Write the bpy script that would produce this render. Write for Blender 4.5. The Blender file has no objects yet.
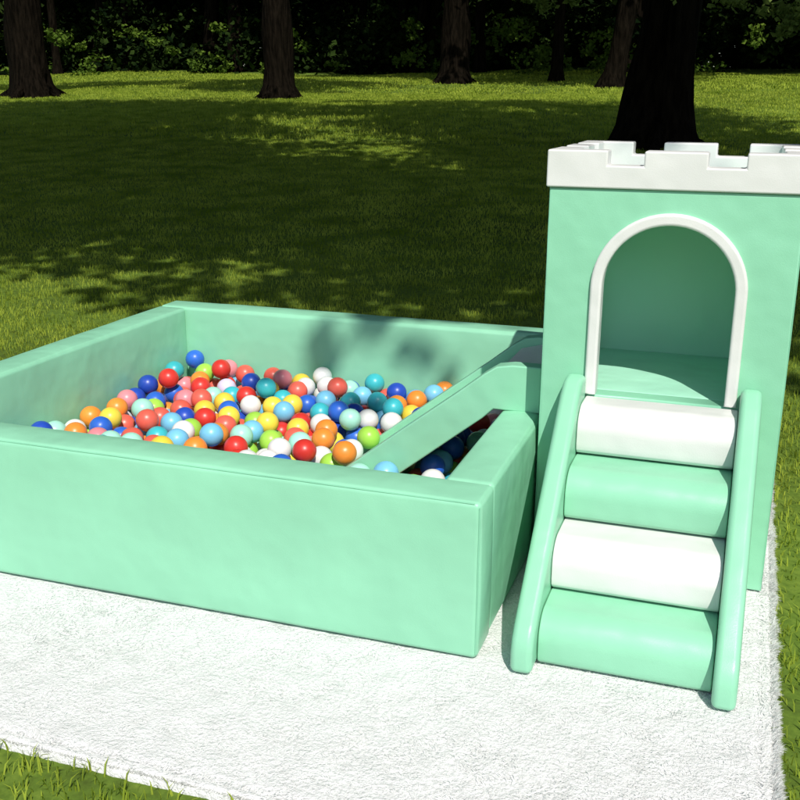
import bpy, bmesh, math, random
import numpy as np
from mathutils import Vector, Matrix, Quaternion, noise
random.seed(7); rng=np.random.default_rng(7)
K=1.3   # metres per layout unit (camera height)
scene=bpy.context.scene
scene.view_settings.view_transform='Standard'
scene.view_settings.look='None'
scene.view_settings.exposure=0
C=scene.collection
GZ=-0.025

# ---------------------------------------------------------------- materials
def mat(name,build):
    m=bpy.data.materials.new(name); m.use_nodes=True
    nt=m.node_tree; b=nt.nodes['Principled BSDF']; build(nt,b); return m
def N(nt,t,**k):
    n=nt.nodes.new(t)
    for a,v in k.items():
        if a in n.inputs: n.inputs[a].default_value=v
        else: setattr(n,a,v)
    return n
def ramp(nt,fac,stops):
    r=nt.nodes.new('ShaderNodeValToRGB')
    while len(r.color_ramp.elements)<len(stops): r.color_ramp.elements.new(0.5)
    for e,(p,c) in zip(r.color_ramp.elements,stops): e.position=p; e.color=(*c,1)
    nt.links.new(fac,r.inputs[0]); return r.outputs[0]
def noise_n(nt,scale,detail=4,rough=.55):
    g=nt.nodes.new('ShaderNodeNewGeometry'); n=nt.nodes.new('ShaderNodeTexNoise')
    n.inputs['Scale'].default_value=scale; n.inputs['Detail'].default_value=detail; n.inputs['Roughness'].default_value=rough
    nt.links.new(g.outputs['Position'],n.inputs['Vector']); return n
def bump(nt,b,h,strength,dist):
    bp=nt.nodes.new('ShaderNodeBump'); bp.inputs['Strength'].default_value=strength; bp.inputs['Distance'].default_value=dist
    nt.links.new(h,bp.inputs['Height']); nt.links.new(bp.outputs[0],b.inputs['Normal']); return bp

def vinyl(c,rough=.36):
    def f(nt,b):
        n=noise_n(nt,2.2,2)
        c2=tuple(x*.93 for x in c)
        nt.links.new(ramp(nt,n.outputs['Fac'],[(.35,c2),(.65,c)]),b.inputs['Base Color'])
        b.inputs['Roughness'].default_value=rough
        b.inputs['Specular IOR Level'].default_value=.45
        w=noise_n(nt,6,2); g=noise_n(nt,420,1)
        a=N(nt,'ShaderNodeMath',operation='MULTIPLY'); nt.links.new(g.outputs['Fac'],a.inputs[0]); a.inputs[1].default_value=.03
        s=N(nt,'ShaderNodeMath',operation='ADD'); nt.links.new(w.outputs['Fac'],s.inputs[0]); nt.links.new(a.outputs[0],s.inputs[1])
        bump(nt,b,s.outputs[0],.45,.022)
    return f
M_mint=mat('mint_vinyl',vinyl((.285,.645,.43)))
M_mint2=mat('mint_vinyl_lit',vinyl((.42,.80,.60)))  # lighter copy of the mint vinyl; tower interior brightness put into the colour
M_seam=mat('seam_piping',vinyl((.24,.58,.38)))
M_white=mat('white_vinyl',vinyl((.76,.755,.73)))

def rugf(nt,b):
    n=noise_n(nt,16,4,.65)
    nt.links.new(ramp(nt,n.outputs['Fac'],[(.3,(.68,.68,.67)),(.7,(.80,.80,.79))]),b.inputs['Base Color'])
    b.inputs['Roughness'].default_value=.95; b.inputs['Specular IOR Level'].default_value=.05
    bump(nt,b,noise_n(nt,90,3,.7).outputs['Fac'],.8,.011)
M_rug=mat('rug_pile',rugf)
def fibref(nt,b):
    b.inputs['Base Color'].default_value=(.80,.80,.79,1); b.inputs['Roughness'].default_value=.95; b.inputs['Specular IOR Level'].default_value=0
    t=nt.nodes.new('ShaderNodeBsdfTranslucent'); t.inputs['Color'].default_value=(.80,.80,.79,1)
    ms=nt.nodes.new('ShaderNodeMixShader'); ms.inputs[0].default_value=.42
    out=[x for x in nt.nodes if x.type=='OUTPUT_MATERIAL'][0]
    nt.links.new(b.outputs[0],ms.inputs[1]); nt.links.new(t.outputs[0],ms.inputs[2]); nt.links.new(ms.outputs[0],out.inputs[0])
M_fib=mat('rug_fibre',fibref)

def groundf(nt,b):
    n1=noise_n(nt,.5,3); n2=noise_n(nt,25,3,.7)
    mx=N(nt,'ShaderNodeMath',operation='ADD'); nt.links.new(n1.outputs['Fac'],mx.inputs[0]); nt.links.new(n2.outputs['Fac'],mx.inputs[1])
    h=N(nt,'ShaderNodeMath',operation='MULTIPLY'); nt.links.new(mx.outputs[0],h.inputs[0]); h.inputs[1].default_value=.5
    nt.links.new(ramp(nt,h.outputs[0],[(.35,(.055,.08,.015)),(.5,(.10,.16,.022)),(.65,(.17,.24,.035))]),b.inputs['Base Color'])
    b.inputs['Roughness'].default_value=.95; b.inputs['Specular IOR Level'].default_value=.1
M_ground=mat('lawn_soil',groundf)

def leafy(c_lo,c_hi,scale,trans,lo=.3,hi=.7):
    def f(nt,b):
        n=noise_n(nt,scale,2,.6)
        col=ramp(nt,n.outputs['Fac'],[(lo,c_lo),(hi,c_hi)])
        nt.nodes.remove(b)
        out=[x for x in nt.nodes if x.type=='OUTPUT_MATERIAL'][0]
        df=nt.nodes.new('ShaderNodeBsdfDiffuse'); nt.links.new(col,df.inputs['Color'])
        if trans>0:
            t=nt.nodes.new('ShaderNodeBsdfTranslucent'); nt.links.new(col,t.inputs['Color'])
            ms=nt.nodes.new('ShaderNodeMixShader'); ms.inputs[0].default_value=trans
            nt.links.new(df.outputs[0],ms.inputs[1]); nt.links.new(t.outputs[0],ms.inputs[2]); nt.links.new(ms.outputs[0],out.inputs[0])
        else: nt.links.new(df.outputs[0],out.inputs[0])
    return f
M_grass=mat('grass_blade',leafy((.17,.25,.02),(.46,.54,.075),2.2,.42))
M_leaf=mat('leaf',leafy((.05,.10,.015),(.14,.21,.03),4.0,.35))
M_leaf2=mat('leaf_lit',leafy((.11,.17,.04),(.26,.34,.09),6.0,.4))  # lighter copy of the leaf colour; lit look of hanging foliage painted in
M_leafdark=mat('leaf_dark',leafy((.004,.009,.003),(.028,.05,.010),.8,0,.42,.68))
def barkf(nt,b):
    tc=nt.nodes.new('ShaderNodeNewGeometry'); mp=nt.nodes.new('ShaderNodeMapping'); mp.inputs['Scale'].default_value=(9,9,1.6)
    nt.links.new(tc.outputs['Position'],mp.inputs[0]); n=nt.nodes.new('ShaderNodeTexNoise'); n.inputs['Scale'].default_value=1.4; n.inputs['Detail'].default_value=4
    nt.links.new(mp.outputs[0],n.inputs['Vector'])
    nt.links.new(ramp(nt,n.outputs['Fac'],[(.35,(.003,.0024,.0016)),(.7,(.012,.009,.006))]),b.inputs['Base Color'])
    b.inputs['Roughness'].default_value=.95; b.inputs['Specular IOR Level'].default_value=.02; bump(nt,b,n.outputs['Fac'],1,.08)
M_bark=mat('bark',barkf)

# ---------------------------------------------------------------- helpers
def empty(name,loc=(0,0,0)):
    e=bpy.data.objects.new(name,None); C.objects.link(e); e.location=loc; e.empty_display_size=.2; return e
def addo(name,me,parent=None,loc=None,m=None,smooth=True):
    o=bpy.data.objects.new(name,me); C.objects.link(o)
    if m: me.materials.append(m)
    if smooth and len(me.polygons): me.polygons.foreach_set('use_smooth',[True]*len(me.polygons))
    if parent: o.parent=parent
    if loc is not None: o.location=loc
    return o
def np_mesh(name,V,F):
    me=bpy.data.meshes.new(name); V=np.asarray(V,dtype=np.float32)
    me.vertices.add(len(V)); me.vertices.foreach_set('co',V.ravel())
    F=np.asarray(F,dtype=np.int32); k=F.shape[1]
    me.loops.add(F.size); me.loops.foreach_set('vertex_index',F.ravel())
    me.polygons.add(len(F)); me.polygons.foreach_set('loop_start',np.arange(len(F),dtype=np.int32)*k)
    try: me.polygons.foreach_set('loop_total',np.full(len(F),k,dtype=np.int32))
    except Exception: pass
    me.update(calc_edges=True); return me

def axis_pts(lo,hi,r,n):
    a=[lo+r*t/4 for t in range(4)]
    m=list(np.linspace(lo+r,hi-r,n)); b=[hi-r+r*(t+1)/4 for t in range(4)]
    return np.array(a+m+b)
def padded_box(name,x0,x1,y0,y1,z0,z1,m,parent,r=.014,puff=.005,wr=.0028,step=.035):
    """upholstered foam block: rounded edges, slight puff, faint creases (layout units)"""
    lo=[x0,y0,z0]; hi=[x1,y1,z1]
    A=[axis_pts(lo[i],hi[i],r,max(3,int((hi[i]-lo[i])/step)+2)) for i in range(3)]
    bm=bmesh.new(); cache={}
    sd=random.random()*50
    def vert(p):
        key=(round(p[0],6),round(p[1],6),round(p[2],6))
        if key in cache: return cache[key]
        q=[min(max(p[i],lo[i]+r),hi[i]-r) for i in range(3)]
        d=Vector([p[i]-q[i] for i in range(3)])
        nrm=d.normalized() if d.length>1e-9 else Vector((0,0,0))
        P=Vector(q)+nrm*r
        f=[1-abs(2*(p[i]-lo[i])/(hi[i]-lo[i])-1)**3 for i in range(3)]
        for i in range(3):
            o=[j for j in range(3) if j!=i]
            if abs(nrm[i])>.8:
                s=1 if nrm[i]>0 else -1
                if i==2 and s<0: continue
                nn=noise.noise(Vector((P.x*7+sd,P.y*7,P.z*5)))+.4*noise.noise(Vector((P.x*19+sd,P.y*19,P.z*9)))
                P[i]+=s*puff*f[o[0]]*f[o[1]]+s*wr*nn*min(f[o[0]],f[o[1]])
        v=bm.verts.new(P*K); cache[key]=v; return v
    for i in range(3):
        a,b=[j for j in range(3) if j!=i]
        for s,val in ((-1,lo[i]),(1,hi[i])):
            for ia in range(len(A[a])-1):
                for ib in range(len(A[b])-1):
                    c=[]
                    for (da,db) in ((0,0),(1,0),(1,1),(0,1)):
                        p=[0,0,0]; p[i]=val; p[a]=A[a][ia+da]; p[b]=A[b][ib+db]; c.append(vert(p))
                    try: bm.faces.new(c)
                    except ValueError: pass
    bmesh.ops.recalc_face_normals(bm,faces=bm.faces)
    me=bpy.data.meshes.new(name); bm.to_mesh(me); bm.free()
    return addo(name,me,parent,m=m)

def prism(name,prof,plane,a0,a1,m,parent,bev=.008,seg=3):
    bm=bmesh.new()
    def co(p,a): return Vector((p[0],a,p[1]))*K if plane=='XZ' else Vector((a,p[0],p[1]))*K
    v0=[bm.verts.new(co(p,a0)) for p in prof]; v1=[bm.verts.new(co(p,a1)) for p in prof]
    bm.faces.new(v0); bm.faces.new(list(reversed(v1)))
    n=len(prof)
    for i in range(n): bm.faces.new([v0[i],v1[i],v1[(i+1)%n],v0[(i+1)%n]])
    bmesh.ops.recalc_face_normals(bm,faces=bm.faces)
    me=bpy.data.meshes.new(name); bm.to_mesh(me); bm.free()
    o=addo(name,me,parent,m=m)
    b=o.modifiers.new('b','BEVEL'); b.width=bev*K; b.segments=seg; b.limit_method='ANGLE'; b.angle_limit=math.radians(32)
    w=o.modifiers.new('w','WEIGHTED_NORMAL'); w.keep_sharp=False
    return o
def curve_panel(name,splines,plane,at,thick,m,parent,bev=.007):
    cu=bpy.data.curves.new(name,'CURVE'); cu.dimensions='2D'; cu.fill_mode='BOTH'
    cu.extrude=(thick/2-bev)*K; cu.bevel_depth=bev*K; cu.bevel_resolution=3; cu.offset=-bev*K
    for pts in splines:
        s=cu.splines.new('POLY'); s.points.add(len(pts)-1); s.use_cyclic_u=True
        for q,p in zip(s.points,pts): q.co=(p[0]*K,p[1]*K,0,1)
    tmp=bpy.data.objects.new('tmp',cu); C.objects.link(tmp)
    dg=bpy.context.evaluated_depsgraph_get(); me=bpy.data.meshes.new_from_object(tmp.evaluated_get(dg))
    bpy.data.objects.remove(tmp)
    if plane=='XZ': M=Matrix(((1,0,0,0),(0,0,-1,(at+thick/2)*K),(0,1,0,0),(0,0,0,1)))
    else: M=Matrix(((0,0,1,(at+thick/2)*K),(1,0,0,0),(0,1,0,0),(0,0,0,1)))
    me.transform(M); me.materials.clear(); me.name=name
    o=addo(name,me,parent,m=m)
    o.modifiers.new('w','WEIGHTED_NORMAL')
    return o
def arch(cx,hw,z0,ztop,n=24):
    zc=ztop-hw
    return [(cx-hw,z0)]+[(cx-hw*math.cos(math.pi*i/n),zc+hw*math.sin(math.pi*i/n)) for i in range(n+1)]+[(cx+hw,z0)]
def piping(name,pts,rad,m,parent,seg=8):
    bm=bmesh.new(); rings=[]
    pts=[Vector(p)*K for p in pts]
    # densify and wobble very slightly, like sewn welt
    dn=[]
    for a,b in zip(pts[:-1],pts[1:]):
        n=max(2,int((b-a).length/.04))
        for i in range(n): dn.append(a.lerp(b,i/n))
    dn.append(pts[-1])
    for i,p in enumerate(dn):
        dr=(dn[min(i+1,len(dn)-1)]-dn[max(i-1,0)]).normalized(); a=dr.orthogonal().normalized(); b=dr.cross(a)
        w=Vector((noise.noise(p*8),noise.noise(p*8+Vector((5,0,0))),noise.noise(p*8+Vector((0,5,0)))))*.0012
        rings.append([bm.verts.new(p+w+(a*math.cos(6.2832*s/seg)+b*math.sin(6.2832*s/seg))*rad*K) for s in range(seg)])
    for q,w_ in zip(rings[:-1],rings[1:]):
        for s in range(seg): bm.faces.new([q[s],q[(s+1)%seg],w_[(s+1)%seg],w_[s]])
    bmesh.ops.recalc_face_normals(bm,faces=bm.faces)
    me=bpy.data.meshes.new(name); bm.to_mesh(me); bm.free(); return addo(name,me,parent,m=m)

# ---------------------------------------------------------------- ball pit
WH=.314
pit=empty('ball_pit')
X0,X1,Y0,Y1,T=-1.88,-.396,1.614,3.067,.102
padded_box('wall_front',X0,X1,Y0,Y0+T,0.002,WH,M_mint,pit,r=.011)
padded_box('wall_back',X0,X1,Y1-T,Y1,0.002,WH,M_mint,pit,r=.011)
padded_box('wall_left',X0,X0+T,Y0+T+.001,Y1-T-.001,0.002,WH-.001,M_mint,pit,r=.011)
padded_box('wall_right',X1-T+.004,X1-.002,Y0+T+.001,Y1-T-.001,0.002,WH-.001,M_mint,pit,r=.011)
padded_box('floor_pad',X0+T+.004,X1-T-.004,Y0+T+.004,Y1-T-.004,.003,.03,M_mint,pit,r=.008,puff=0)
k=.0028
piping('seam_front_top',[(X0+.012,Y0+k,WH-k),(X1-.012,Y0+k,WH-k)],.0016,M_seam,pit)
piping('seam_front_corner',[(X1-k,Y0+k,.012),(X1-k,Y0+k,WH-.010)],.0016,M_seam,pit)

# ---------------------------------------------------------------- slide
slide=empty('toddler_slide')
top=[(-.402,.424),(-.47,.424),(-.505,.418),(-.535,.398),(-.60,.345),(-.74,.236),(-.88,.125),(-.985,.04)]
bot=[(-.985,.032),(-.86,.032),(-.73,.135),(-.60,.24),(-.535,.292),(-.51,.3165),(-.402,.3165)]
SN0,SN1,SF0,SF1=2.165,2.207,2.462,2.504
prism('side_panel_near',top+bot,'XZ',SN0,SN1,M_mint,slide,.009)
prism('side_panel_far',top+bot,'XZ',SF0,SF1,M_mint,slide,.009)
bed=[(-.515,.385),(-.60,.318),(-.74,.209),(-.88,.098),(-.96,.045)]
bb=[(p[0],p[1]-.04) for p in reversed(bed)]; bb[-1]=(-.515,.330)
prism('slide_bed',bed+bb,'XZ',SN1+.001,SF0-.001,M_mint,slide,.004)
prism('slide_landing',[(-.36,.408),(-.46,.408),(-.513,.394),(-.513,.320),(-.402,.320),(-.36,.33)],'XZ',SN1+.003,SF0-.003,M_white,slide,.006)

# ---------------------------------------------------------------- castle tower
tw=empty('castle_playhouse_tower')
TX0,TX1,TY0,TY1=-.388,.104,2.078,2.562
TH=.828; CX=-.139
curve_panel('front_panel',[[(TX0,.002),(TX1,.002),(TX1,TH),(TX0,TH)],arch(CX,.139,.40,.770)],'XZ',TY0,.05,M_mint,tw,.006)
AY=(SN1+SF0)/2
curve_panel('left_panel',[[(TY0+.052,.002),(TY1-.052,.002),(TY1-.052,TH),(TY0+.052,TH)],arch(AY,.125,.40,.70)],'YZ',TX0+.001,.048,M_mint,tw,.006)
padded_box('right_panel',TX1-.049,TX1-.001,TY0+.052,TY1-.052,.002,TH,M_mint,tw,r=.008,puff=.001)
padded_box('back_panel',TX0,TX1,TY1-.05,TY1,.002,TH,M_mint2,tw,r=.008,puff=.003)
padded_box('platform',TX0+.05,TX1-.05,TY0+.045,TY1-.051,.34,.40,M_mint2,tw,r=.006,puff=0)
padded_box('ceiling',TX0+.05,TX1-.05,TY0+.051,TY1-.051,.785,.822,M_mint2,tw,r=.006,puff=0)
ao=arch(CX,.154,.402,.785,32); ai=arch(CX,.130,.402,.761,32)
curve_panel('arch_trim',[ao+list(reversed(ai))],'XZ',TY0-.011,.04,M_white,tw,.0055)
for xx in (TX0+.0022,TX1-.0022):
    piping('seam_corner',[(xx,TY0+.0022,.01),(xx,TY0+.0022,TH-.004)],.0015,M_seam,tw)
cz0,cn,cz1=TH+.001,.874,.903
e=.006
def cren(a0,a1,nm=3,frac=.24):
    L=a1-a0; mw=L*frac; gap=(L-nm*mw)/(nm-1)
    pts=[(a0,cz0),(a0,cz1)]
    for i in range(nm):
        s=a0+i*(mw+gap)
        if i>0: pts+= [(s,cn),(s,cz1)]
        pts+= [(s+mw,cz1)]
        if i<nm-1: pts+=[(s+mw,cn)]
    pts+=[(a1,cz0)]
    out=[]
    for p in pts:
        if not out or (abs(out[-1][0]-p[0])+abs(out[-1][1]-p[1])>1e-6): out.append(p)
    return out
prism('battlement_front',cren(TX0-e,TX1+e),'XZ',TY0-e,TY0+.046,M_white,tw,.004,3)
prism('battlement_back',cren(TX0-e,TX1+e),'XZ',TY1-.046,TY1+e,M_white,tw,.004,3)
prism('battlement_left',cren(TY0+.048,TY1-.048,3,.22),'YZ',TX0-e+.0015,TX0+.046,M_white,tw,.004,3)
prism('battlement_right',cren(TY0+.048,TY1-.048,3,.22),'YZ',TX1-.046,TX1+e-.0015,M_white,tw,.004,3)

# ---------------------------------------------------------------- steps
st=empty('soft_play_steps')
SX0,SX1=-.330,.062
prof=[(1.592,.002),(1.590,.045),(1.598,.070),(1.617,.092),(1.985,.422),(2.015,.440),(2.045,.445),(2.075,.445),(2.075,.002)]
prism('side_panel_a',prof,'YZ',SX0,SX0+.041,M_mint,st,.012,4)
prism('side_panel_b',prof,'YZ',SX1-.041,SX1,M_mint,st,.012,4)
for i in range(4):
    y=1.636+.110*i; z0=.1*i+.002; z1=.1*(i+1)-.001
    pr=[(y+.012,z0),(y+.003,z0+.008),(y,z0+.022)]
    for t in range(0,11):
        a=math.pi/2*t/10
        pr.append((y+.052*(1-math.cos(a)),z0+.046+(z1-z0-.046)*math.sin(a)))
    pr+=[(min(y+.11,2.07),z1-.001),(2.074,z1-.003),(2.074,z0)]
    prism('tread_%d'%(i+1),pr,'YZ',SX0+.042,SX1-.042,M_mint if i%2==0 else M_white,st,.003,2)

# ---------------------------------------------------------------- balls
balls=empty('ball_pit_balls')
r=.0315; d=2*r
bx0,bx1,by0,by1=X0+T+r+.006,X1-T-r-.006,Y0+T+r+.006,Y1-T-r-.006
def bedz(x): 
    xs=[p[0] for p in bed][::-1]; zs=[p[1] for p in bed][::-1]; return float(np.interp(x,xs,zs))
def undz(x):
    return float(np.interp(x,[-.985,-.86,-.73,-.60,-.535,-.51,-.40],[.0,.032,.135,.24,.292,.3165,.3165]))
P=np.zeros((0,3))
def rest(x,y):
    z=.034+r
    if len(P):
        dd=(P[:,0]-x)**2+(P[:,1]-y)**2; k=dd<d*d
        if k.any(): z=max(z,float((P[k,2]+np.sqrt(d*d-dd[k])).max()))
    return z
NB=470; tries=0
while len(P)<NB and tries<6000:
    best=None; tries+=1
    for _ in range(40):
        x=rng.uniform(bx0,bx1); y=rng.uniform(by0,by1); z=rest(x,y)
        ins=(SN0-r<y<SF1+r) and x>-1.0-r
        if ins:
            inner=(SN1+r<y<SF0-r)
            if z+r>undz(x)-.012:
                if not inner: continue
                zb=bedz(x)+r*1.35
                if zb>.13: continue
                z=max(z,zb)
        if best is None or z<best[2]: best=(x,y,z)
    if best: P=np.vstack([P,best])
pal={'blue':(.03,.14,.62),'royal':(.02,.07,.45),'coral':(.80,.13,.09),'red':(.68,.04,.03),'orange':(.88,.28,.04),'yellow':(.88,.66,.07),
     'lime':(.36,.68,.08),'white':(.82,.82,.80),'pink':(.80,.26,.30),'sky':(.20,.55,.80),'teal':(.05,.48,.54),'mint':(.40,.78,.64),'lilac':(.66,.60,.80)}
wts={'blue':12,'royal':6,'coral':13,'red':7,'orange':10,'yellow':10,'lime':8,'white':13,'pink':6,'sky':10,'teal':7,'mint':7,'lilac':2}
bm=bmesh.new(); bmesh.ops.create_uvsphere(bm,u_segments=28,v_segments=18,radius=r*K)
for v in bm.verts:
    if abs(v.co.z)<1e-5: v.co*=1.012
base=bpy.data.meshes.new('ball'); bm.to_mesh(base); bm.free()
base.polygons.foreach_set('use_smooth',[True]*len(base.polygons))
bmesh_by={}
for k,c in pal.items():
    def f(nt,b,c=c):
        b.inputs['Roughness'].default_value=.36
        oi=nt.nodes.new('ShaderNodeObjectInfo'); hs=nt.nodes.new('ShaderNodeHueSaturation'); hs.inputs['Color'].default_value=(*c,1)
        mr=nt.nodes.new('ShaderNodeMapRange'); mr.inputs['To Min'].default_value=.88; mr.inputs['To Max'].default_value=1.05
        nt.links.new(oi.outputs['Random'],mr.inputs['Value']); nt.links.new(mr.outputs[0],hs.inputs['Value']); nt.links.new(hs.outputs[0],b.inputs['Base Color'])
    me=base.copy(); me.name='ball_'+k; me.materials.append(mat('ball_plastic_'+k,f)); bmesh_by[k]=me
names=list(wts); w=np.array([wts[k] for k in names],float); w/=w.sum()
for i,p in enumerate(P):
    k=names[rng.choice(len(names),p=w)]
    o=bpy.data.objects.new('ball',bmesh_by[k]); C.objects.link(o); o.parent=balls
    o.location=Vector(p)*K; o.rotation_euler=(rng.uniform(0,6),rng.uniform(0,6),rng.uniform(0,6))

# ---------------------------------------------------------------- rug
RX0,RX1,RY0,RY1=-2.06*K,.127*K,1.130*K,3.16*K
def rugmesh():
    nx,ny=280,260
    xs=np.linspace(RX0,RX1,nx); ys=np.linspace(RY0,RY1,ny)
    xs=np.sort(np.concatenate([xs,RX0+np.array([.002,.005]),RX1-np.array([.002,.005])])); ys=np.sort(np.concatenate([ys,RY0+np.array([.002,.005]),RY1-np.array([.002,.005])]))
    nx,ny=len(xs),len(ys)
    X,Y=np.meshgrid(xs,ys,indexing='ij')
    ed=np.minimum(np.minimum(X-RX0,RX1-X),np.minimum(Y-RY0,RY1-Y))
    prof=np.sqrt(np.clip(1-(1-np.clip(ed/.014,0,1))**2,0,1))
    groove=-.005*np.exp(-((ed-.028)/.007)**2)
    nz=np.array([[noise.noise(Vector((x*14,y*14,0)))*.0026+noise.noise(Vector((x*34,y*34,9)))*.0016+noise.noise(Vector((x*2.2,y*2.2,3)))*.003 for y in ys] for x in xs])
    Z=GZ+.002+(abs(GZ)-.002)*prof*1.0+nz*prof-.002+groove
    jag=np.array([[noise.noise(Vector((x*40,y*40,7)))+2*noise.noise(Vector((x*3,y*3,2))) for y in ys] for x in xs])
    m=(ed<.004)
    X=X+m*jag*.003; Y=Y+m*jag*.003
    V=np.stack([X,Y,Z],-1).reshape(-1,3)
    I=np.arange(nx*ny).reshape(nx,ny)
    F=np.stack([I[:-1,:-1],I[1:,:-1],I[1:,1:],I[:-1,1:]],-1).reshape(-1,4)
    return np_mesh('rug',V,F)
rug=addo('fluffy_rug',rugmesh(),m=M_rug)
def fibres(n,edge):
    if edge:
        per=rng.uniform(0,1,n); side=(rng.uniform(0,1,n)<.3).astype(int)
        x=np.where(side==0,RX1-np.abs(rng.normal(0,.006,n)),RX0+per*(RX1-RX0))
        y=np.where(side==0,RY0+per*(RY1-RY0),RY0+.003+np.abs(rng.normal(0,.004,n)))
        dx=np.where(side==0,rng.uniform(.2,1.3,n),rng.normal(0,.5,n)); dy=np.where(side==0,rng.normal(0,.6,n),-rng.uniform(.2,1.0,n))
        L=np.where(side==0,rng.uniform(.008,.024,n),rng.uniform(.003,.006,n)); z=np.where(side==0,rng.uniform(GZ+.012,-.003,n),rng.uniform(-.010,-.004,n))
        clump=np.array([noise.noise(Vector((float(a)*30,float(b)*30,1))) for a,b in zip(x,y)])
        L*=.8+.9*np.clip(clump,-.5,1)
        dz=rng.uniform(-.1,.8,n)
    else:
        x=rng.uniform(RX0+.01,RX1,n); y=rng.uniform(RY0+.01,RY1,n)
        # tufts lean together in patches
        ph=np.array([noise.noise(Vector((float(a)*9,float(b)*9,4)))*7 for a,b in zip(x,y)])
        a=ph+rng.normal(0,.7,n); dx=np.cos(a)*.8; dy=np.sin(a)*.8; dz=rng.uniform(.25,.9,n); L=rng.uniform(.007,.015,n); z=np.full(n,-.004)
    D=np.stack([dx,dy,dz],-1); D/=np.linalg.norm(D,axis=1,keepdims=True)
    B=np.stack([x,y,z],-1); S=np.cross(D,rng.normal(size=(n,3))); S/=np.linalg.norm(S,axis=1,keepdims=True); S*=.0016
    return np.stack([B-S,B+S,B+D*L[:,None]],1).reshape(-1,3)
V=fibres(42000,True)
xv=fibres(150000,False); cen=xv.reshape(-1,3,3)[:,0]
inp=(cen[:,0]>X0*K-.01)&(cen[:,0]<X1*K)&(cen[:,1]>Y0*K)&(cen[:,1]<Y1*K)
xv=xv.reshape(-1,3,3)[~inp].reshape(-1,3)
V=np.concatenate([V,xv]); F=np.arange(len(V)).reshape(-1,3)
addo('pile_fibres',np_mesh('pile',V,F),rug,m=M_fib,smooth=False)

# ---------------------------------------------------------------- ground
def gz(x,y):
    t=np.clip((np.asarray(y,float)-6),-2,46)
    base=np.where(t<2,.06*(t+2)**2/8.0,.06*t)
    und=.10*np.sin(np.asarray(x)*.31+1.1)*np.sin(np.asarray(y)*.23)*np.clip((np.asarray(y)-7)/12,0,1)
    return GZ+base+und
def axis(a):
    return np.unique(np.concatenate([np.linspace(-8,8,41),np.linspace(-60,60,121),np.geomspace(60,a,12),-np.geomspace(60,a,12)]))
gx=axis(600); gy=axis(600); X,Y=np.meshgrid(gx,gy,indexing='ij'); Z=gz(X,Y)
I=np.arange(X.size).reshape(X.shape)
ground=addo('ground',np_mesh('ground',np.stack([X,Y,Z],-1).reshape(-1,3),np.stack([I[:-1,:-1],I[1:,:-1],I[1:,1:],I[:-1,1:]],-1).reshape(-1,4)),m=M_ground)

# ---------------------------------------------------------------- grass
def blades(x,y,z,hmin,hmax,wd):
    n=len(x); a=rng.uniform(0,2*np.pi,n); ln=rng.uniform(hmin,hmax,n); lean=rng.uniform(.1,.9,n)
    dirx,diry=np.cos(a),np.sin(a); sx,sy=-diry,dirx; w=wd*rng.uniform(.6,1.3,n)
    B=np.stack([x,y,z],-1); S=np.stack([sx*w,sy*w,0*w],-1); Dh=np.stack([dirx,diry,0*a],-1)
    Mid=B+Dh*(ln*lean*.3)[:,None]+np.array([0,0,1])*(ln*.6)[:,None]
    Tip=B+Dh*(ln*lean)[:,None]+np.array([0,0,1])*(ln*(1-.35*lean))[:,None]
    V=np.stack([B-S,B+S,Mid+S*.8,Mid-S*.8,Tip+S*.1,Tip-S*.1],1).reshape(-1,3)
    i=np.arange(n)[:,None]*6
    F=np.concatenate([i+np.array([0,1,2,3]),i+np.array([3,2,4,5])],0)
    return np_mesh('grass',V,F)
grass=empty('grass')
n=230000
x=rng.uniform(-7,2.4,n); y=rng.uniform(.5,7,n)
k=~((x>RX0-.005)&(x<RX1+.003)&(y>RY0-.003)&(y<RY1+.003)); x,y=x[k],y[k]
clmp=np.array([noise.noise(Vector((float(a)*3,float(b)*3,0))) for a,b in zip(x,y)])
k=rng.uniform(0,1,len(x))<.75+clmp*.8; x,y=x[k],y[k]
addo('blades_close',blades(x,y,gz(x,y),.015,.042,.0019),grass,m=M_grass,smooth=False)
def tiles(size,nb,hmin,hmax,wd,ya,yb,var=3):
    ms=[]
    for i in range(var):
        xx=rng.uniform(-size/2,size/2,nb); yy=rng.uniform(-size/2,size/2,nb)
        me=blades(xx,yy,xx*0,hmin,hmax,wd); me.materials.append(M_grass); ms.append(me)
    yy=ya+size/2
    while yy<yb:
        xx=-.95*yy-2
        while xx<.12*yy+4:
            o=bpy.data.objects.new('blades_tile',random.choice(ms)); C.objects.link(o); o.parent=grass
            sl=float((gz(xx,yy+.5)-gz(xx,yy-.5))); slx=float((gz(xx+.5,yy)-gz(xx-.5,yy)))
            nrm=Vector((-slx,-sl,1)).normalized()
            o.rotation_mode='QUATERNION'
            o.rotation_quaternion=Vector((0,0,1)).rotation_difference(nrm)@Quaternion((0,0,1),random.randrange(4)*math.pi/2)
            o.location=(xx,yy,float(gz(xx,yy))-.005)
            xx+=size
        yy+=size
tiles(1.5,4500,.02,.05,.003,7,16)
tiles(3.0,5000,.035,.08,.006,16,31)
tiles(5.0,4500,.04,.10,.013,31,46)

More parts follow.
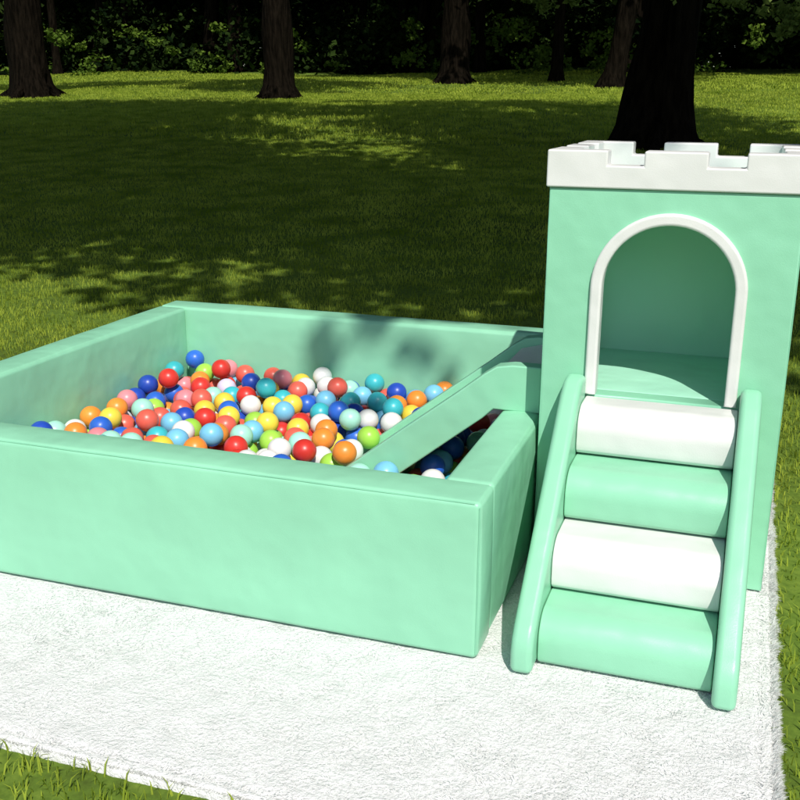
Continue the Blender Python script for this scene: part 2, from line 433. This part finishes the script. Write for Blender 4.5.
# ---------------------------------------------------------------- foliage (one merged mesh per tree)
def clump_arr(n,leaf,flat,g,core=.25):
    ns=max(6,n//35); sc=g.normal(size=(ns,3)); sc/=np.linalg.norm(sc,axis=1,keepdims=True); sc*=g.uniform(core,1,(ns,1))**.6
    c=sc[g.integers(0,ns,n)]+g.normal(0,.2,(n,3)); c[:,2]*=flat
    return c
def leaves_mesh(cens,scales,nper,leaf,flat=.75,name='leaves'):
    g=rng; allc=[]
    for c,s in zip(cens,scales): allc.append(clump_arr(nper,leaf,flat,g)*s+np.array(c))
    c=np.concatenate(allc); n=len(c)
    nr=g.normal(size=(n,3)); nr[:,2]=np.abs(nr[:,2])+.4; nr/=np.linalg.norm(nr,axis=1,keepdims=True)
    t=np.cross(nr,g.normal(size=(n,3))); t/=np.linalg.norm(t,axis=1,keepdims=True); b=np.cross(nr,t)
    L=(leaf*g.uniform(.6,1.3,n))[:,None]; W=L*.36
    V=np.stack([c-t*L*.5,c+b*W-nr*L*.06,c+t*L*.5,c-b*W-nr*L*.06],1).reshape(-1,3)
    return np_mesh(name,V,np.arange(4*n).reshape(-1,4))
def tube(bm,pts,rads,seg=14,wob=.08):
    rings=[]; sd=random.random()*99
    for i,(p,rr) in enumerate(zip(pts,rads)):
        p=Vector(p)
        dr=(Vector(pts[min(i+1,len(pts)-1)])-Vector(pts[max(i-1,0)])).normalized()
        a=dr.orthogonal().normalized() if abs(dr.z)<.95 else (Vector((1,0,0))-dr*dr.x).normalized(); b=dr.cross(a)
        ring=[]
        for s in range(seg):
            t=2*math.pi*s/seg; k=rr*(1+wob*noise.noise(Vector((math.cos(t)*1.5+sd,math.sin(t)*1.5,i*.35)))*2)
            ring.append(bm.verts.new(p+(a*math.cos(t)+b*math.sin(t))*k))
        rings.append(ring)
    for q,w_ in zip(rings[:-1],rings[1:]):
        for s in range(seg): bm.faces.new([q[s],q[(s+1)%seg],w_[(s+1)%seg],w_[s]])
def tree(name,x,y,tr,forkz,crown,cr,nclump,lean=(0,0),cs=1.3,parent=None,limbs=7,flare=1.5,nper=260,leaf=.24,m=None):
    z=float(gz(x,y))-.1
    if parent is None: T_=empty(name,(x,y,z))
    else: T_=empty('woodland_tree',(x,y,z)); T_.parent=parent
    bm=bmesh.new(); pts=[];rad=[]
    for i in range(12):
        t=i/11; zz=forkz*t
        pts.append((lean[0]*zz+.10*tr*math.sin(t*5+x),lean[1]*zz,zz)); rad.append(tr*((1-.28*t)+(flare-1)*math.exp(-zz/(tr*.8))))
    tube(bm,pts,rad,20,.13)
    cc=Vector(crown)
    for j in range(5):
        a=j*1.257+x; tube(bm,[(math.cos(a)*tr*2.0,math.sin(a)*tr*2.0,-.02),(math.cos(a)*tr*1.3,math.sin(a)*tr*1.3,tr*.22),(math.cos(a)*tr*.6,math.sin(a)*tr*.6,tr*1.1)],[tr*.12,tr*.28,tr*.35],8)
    for j in range(limbs):
        a=j*6.283/limbs+random.uniform(-.3,.3); s0=Vector(pts[-1 - (j%3)])
        e=cc+Vector((math.cos(a)*cr[0]*.75,math.sin(a)*cr[1]*.75,random.uniform(-.2,.6)*cr[2]))
        mid=s0.lerp(e,.5)+Vector((0,0,.12*(e-s0).length))
        tube(bm,[s0,s0.lerp(mid,.5)+Vector((0,0,.1)),mid,mid.lerp(e,.6),e],[tr*.55,tr*.42,tr*.3,tr*.17,tr*.05],8)
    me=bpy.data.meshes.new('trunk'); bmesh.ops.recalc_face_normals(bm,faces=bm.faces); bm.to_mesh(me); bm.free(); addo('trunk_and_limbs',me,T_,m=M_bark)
    cens=[];sc=[]
    for j in range(nclump):
        v=Vector((random.gauss(0,1),random.gauss(0,1),random.gauss(0,1))).normalized()*(random.uniform(.15,1)**.45)
        cens.append(cc+Vector((v.x*cr[0],v.y*cr[1],v.z*cr[2]))); sc.append(cs*random.uniform(.75,1.25))
    addo('foliage',leaves_mesh(cens,sc,nper,leaf),T_,m=m or M_leaf,smooth=False)
    return T_
T1=tree('park_tree',-1.5,16.8,.50,4.3,(-.2,0,7.5),(5.4,5,2.6),85,lean=(.03,0),cs=1.35)
hang=[(2.0,-3.5,1.85,.32),(1.5,-3.3,2.0,.40),(1.0,-3.5,2.0,.30),(1.9,-3.2,2.2,.45),(.4,-3.6,2.1,.24),(-.9,-3.4,2.1,.26),(-1.3,-3.3,2.05,.22),(-.3,-3.4,2.2,.24),(2.3,-3.0,2.1,.45),(1.3,-3,2.5,.5),(-1.8,-3.2,2.3,.35),(1.7,-3.6,1.65,.2),(2.1,-3.7,1.55,.18)]
addo('low_hanging_foliage',leaves_mesh([h[:3] for h in hang],[h[3] for h in hang],240,.085),T1,m=M_leaf2,smooth=False)
bm=bmesh.new()
tube(bm,[(0,0,5.0),(.5,-1.4,4.6),(.9,-2.6,3.6),(1.4,-3.3,2.2),(1.9,-3.5,1.8)],[.12,.08,.045,.014,.006],8)
tube(bm,[(0,0,5.0),(-.6,-1.4,4.5),(-.9,-2.6,3.5),(-1.1,-3.3,2.3)],[.12,.08,.04,.012],8)
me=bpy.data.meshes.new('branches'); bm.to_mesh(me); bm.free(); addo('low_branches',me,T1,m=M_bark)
tree('park_tree',-21.6,27.7,.62,5,(0,0,9.5),(4.5,4,3),45,lean=(-.06,0))
tree('park_tree',-13.1,27.6,.45,5,(0,0,9.5),(4.2,4,3),45,lean=(-.03,0))
tree('park_tree',-10.9,38.0,.55,6,(0,0,9),(5,4,3),35,cs=1.8,leaf=.34,lean=(.05,0))
tree('park_tree',-4.6,34.5,.36,6,(1,0,9),(4.5,4,3),35,lean=(.16,0),cs=1.8,leaf=.34)
tree('park_tree',-7.2,39,.22,6,(0,0,9),(4,4,3),28,cs=1.8,leaf=.34)
# trees beside / behind the viewpoint that shade the lawn
tree('park_tree',3.1,2.7,.32,5.5,(0,0,9),(4.6,4.0,1.9),120,cs=1.35)
tree('park_tree',-6.0,4.2,.34,5.5,(1.0,.0,9),(5.4,4.3,1.8),165,cs=1.4)
tree('park_tree',4.0,9.8,.36,5,(-.6,0,8.3),(5.8,5.2,2.2),135,cs=1.4)
tree('park_tree',-12.6,9.6,.40,5,(2.0,0,8.5),(6.8,5.2,2.2),180,cs=1.5)
tree('park_tree',-15.0,16.6,.40,5,(3.2,0,8.5),(6.5,3.6,2.2),120,cs=1.5)
# ---------------------------------------------------------------- woodland behind
wood=empty('distant_woodland')
for i in range(30):
    yy=random.uniform(41,56); xx=random.uniform(-1.0*yy,.2*yy)
    tree('t',xx,yy,random.uniform(.18,.42),7,(0,0,9.5),(4.5,4,3.2),14,lean=(random.uniform(-.14,.14),0),cs=2.3,parent=wood,limbs=4,nper=200,leaf=.55,m=M_leafdark)
def gzf(x,y): return float(gz(x,y))
c=[];s=[]
for i in range(210):
    xx=-58+80*i/210+random.uniform(-1,1); yy=random.uniform(46,58); c.append((xx,yy,gzf(xx,yy)+random.uniform(0,2.4))); s.append(random.uniform(1.2,2.2))
addo('undergrowth',leaves_mesh(c,s,280,.32),wood,m=M_leafdark,smooth=False)
c=[];s=[]
for i in range(420):
    xx=random.uniform(-78,28); yy=random.uniform(60,69); c.append((xx,yy,gzf(xx,yy)+random.uniform(0,13))); s.append(random.uniform(2.8,4.0))
addo('backdrop_foliage',leaves_mesh(c,s,300,.85),wood,m=M_leafdark,smooth=False)
c=[];s=[]
for i in range(70):
    yy=random.uniform(42,46); xx=random.uniform(-45,8); c.append((xx,yy,gzf(xx,yy)+random.uniform(0,2.2))); s.append(random.uniform(.3,.9))
addo('edge_shrubs',leaves_mesh(c,s,110,.2),wood,m=M_leaf,smooth=False)

# ---------------------------------------------------------------- light
sd=Vector((.32,-.56,.766)).normalized()
L=bpy.data.lights.new('sun','SUN'); L.energy=4.6; L.angle=math.radians(.5); L.color=(1,.965,.90)
so=bpy.data.objects.new('sun',L); C.objects.link(so); so.rotation_euler=sd.to_track_quat('Z','Y').to_euler()
W=bpy.data.worlds.new('World'); scene.world=W; W.use_nodes=True
nt=W.node_tree; bg=nt.nodes['Background']; sk=nt.nodes.new('ShaderNodeTexSky'); sk.sky_type='NISHITA'; sk.sun_disc=False
sk.sun_elevation=math.asin(sd.z); sk.sun_rotation=math.atan2(sd.x,sd.y)
nt.links.new(sk.outputs[0],bg.inputs[0]); bg.inputs[1].default_value=.11

# ---------------------------------------------------------------- camera
cd=bpy.data.cameras.new('camera'); cam=bpy.data.objects.new('camera',cd); C.objects.link(cam)
R=Vector((.9463,.3233,.0055)); U=Vector((-.0977,.2694,.9580))
R.normalize(); U=(U-R*U.dot(R)).normalized(); B=R.cross(U)
M=Matrix(((R.x,U.x,B.x,0),(R.y,U.y,B.y,0),(R.z,U.z,B.z,K),(0,0,0,1)))
cam.matrix_world=M; cd.lens=45.45; cd.sensor_width=36; cd.clip_start=.05; cd.clip_end=2000
scene.camera=cam
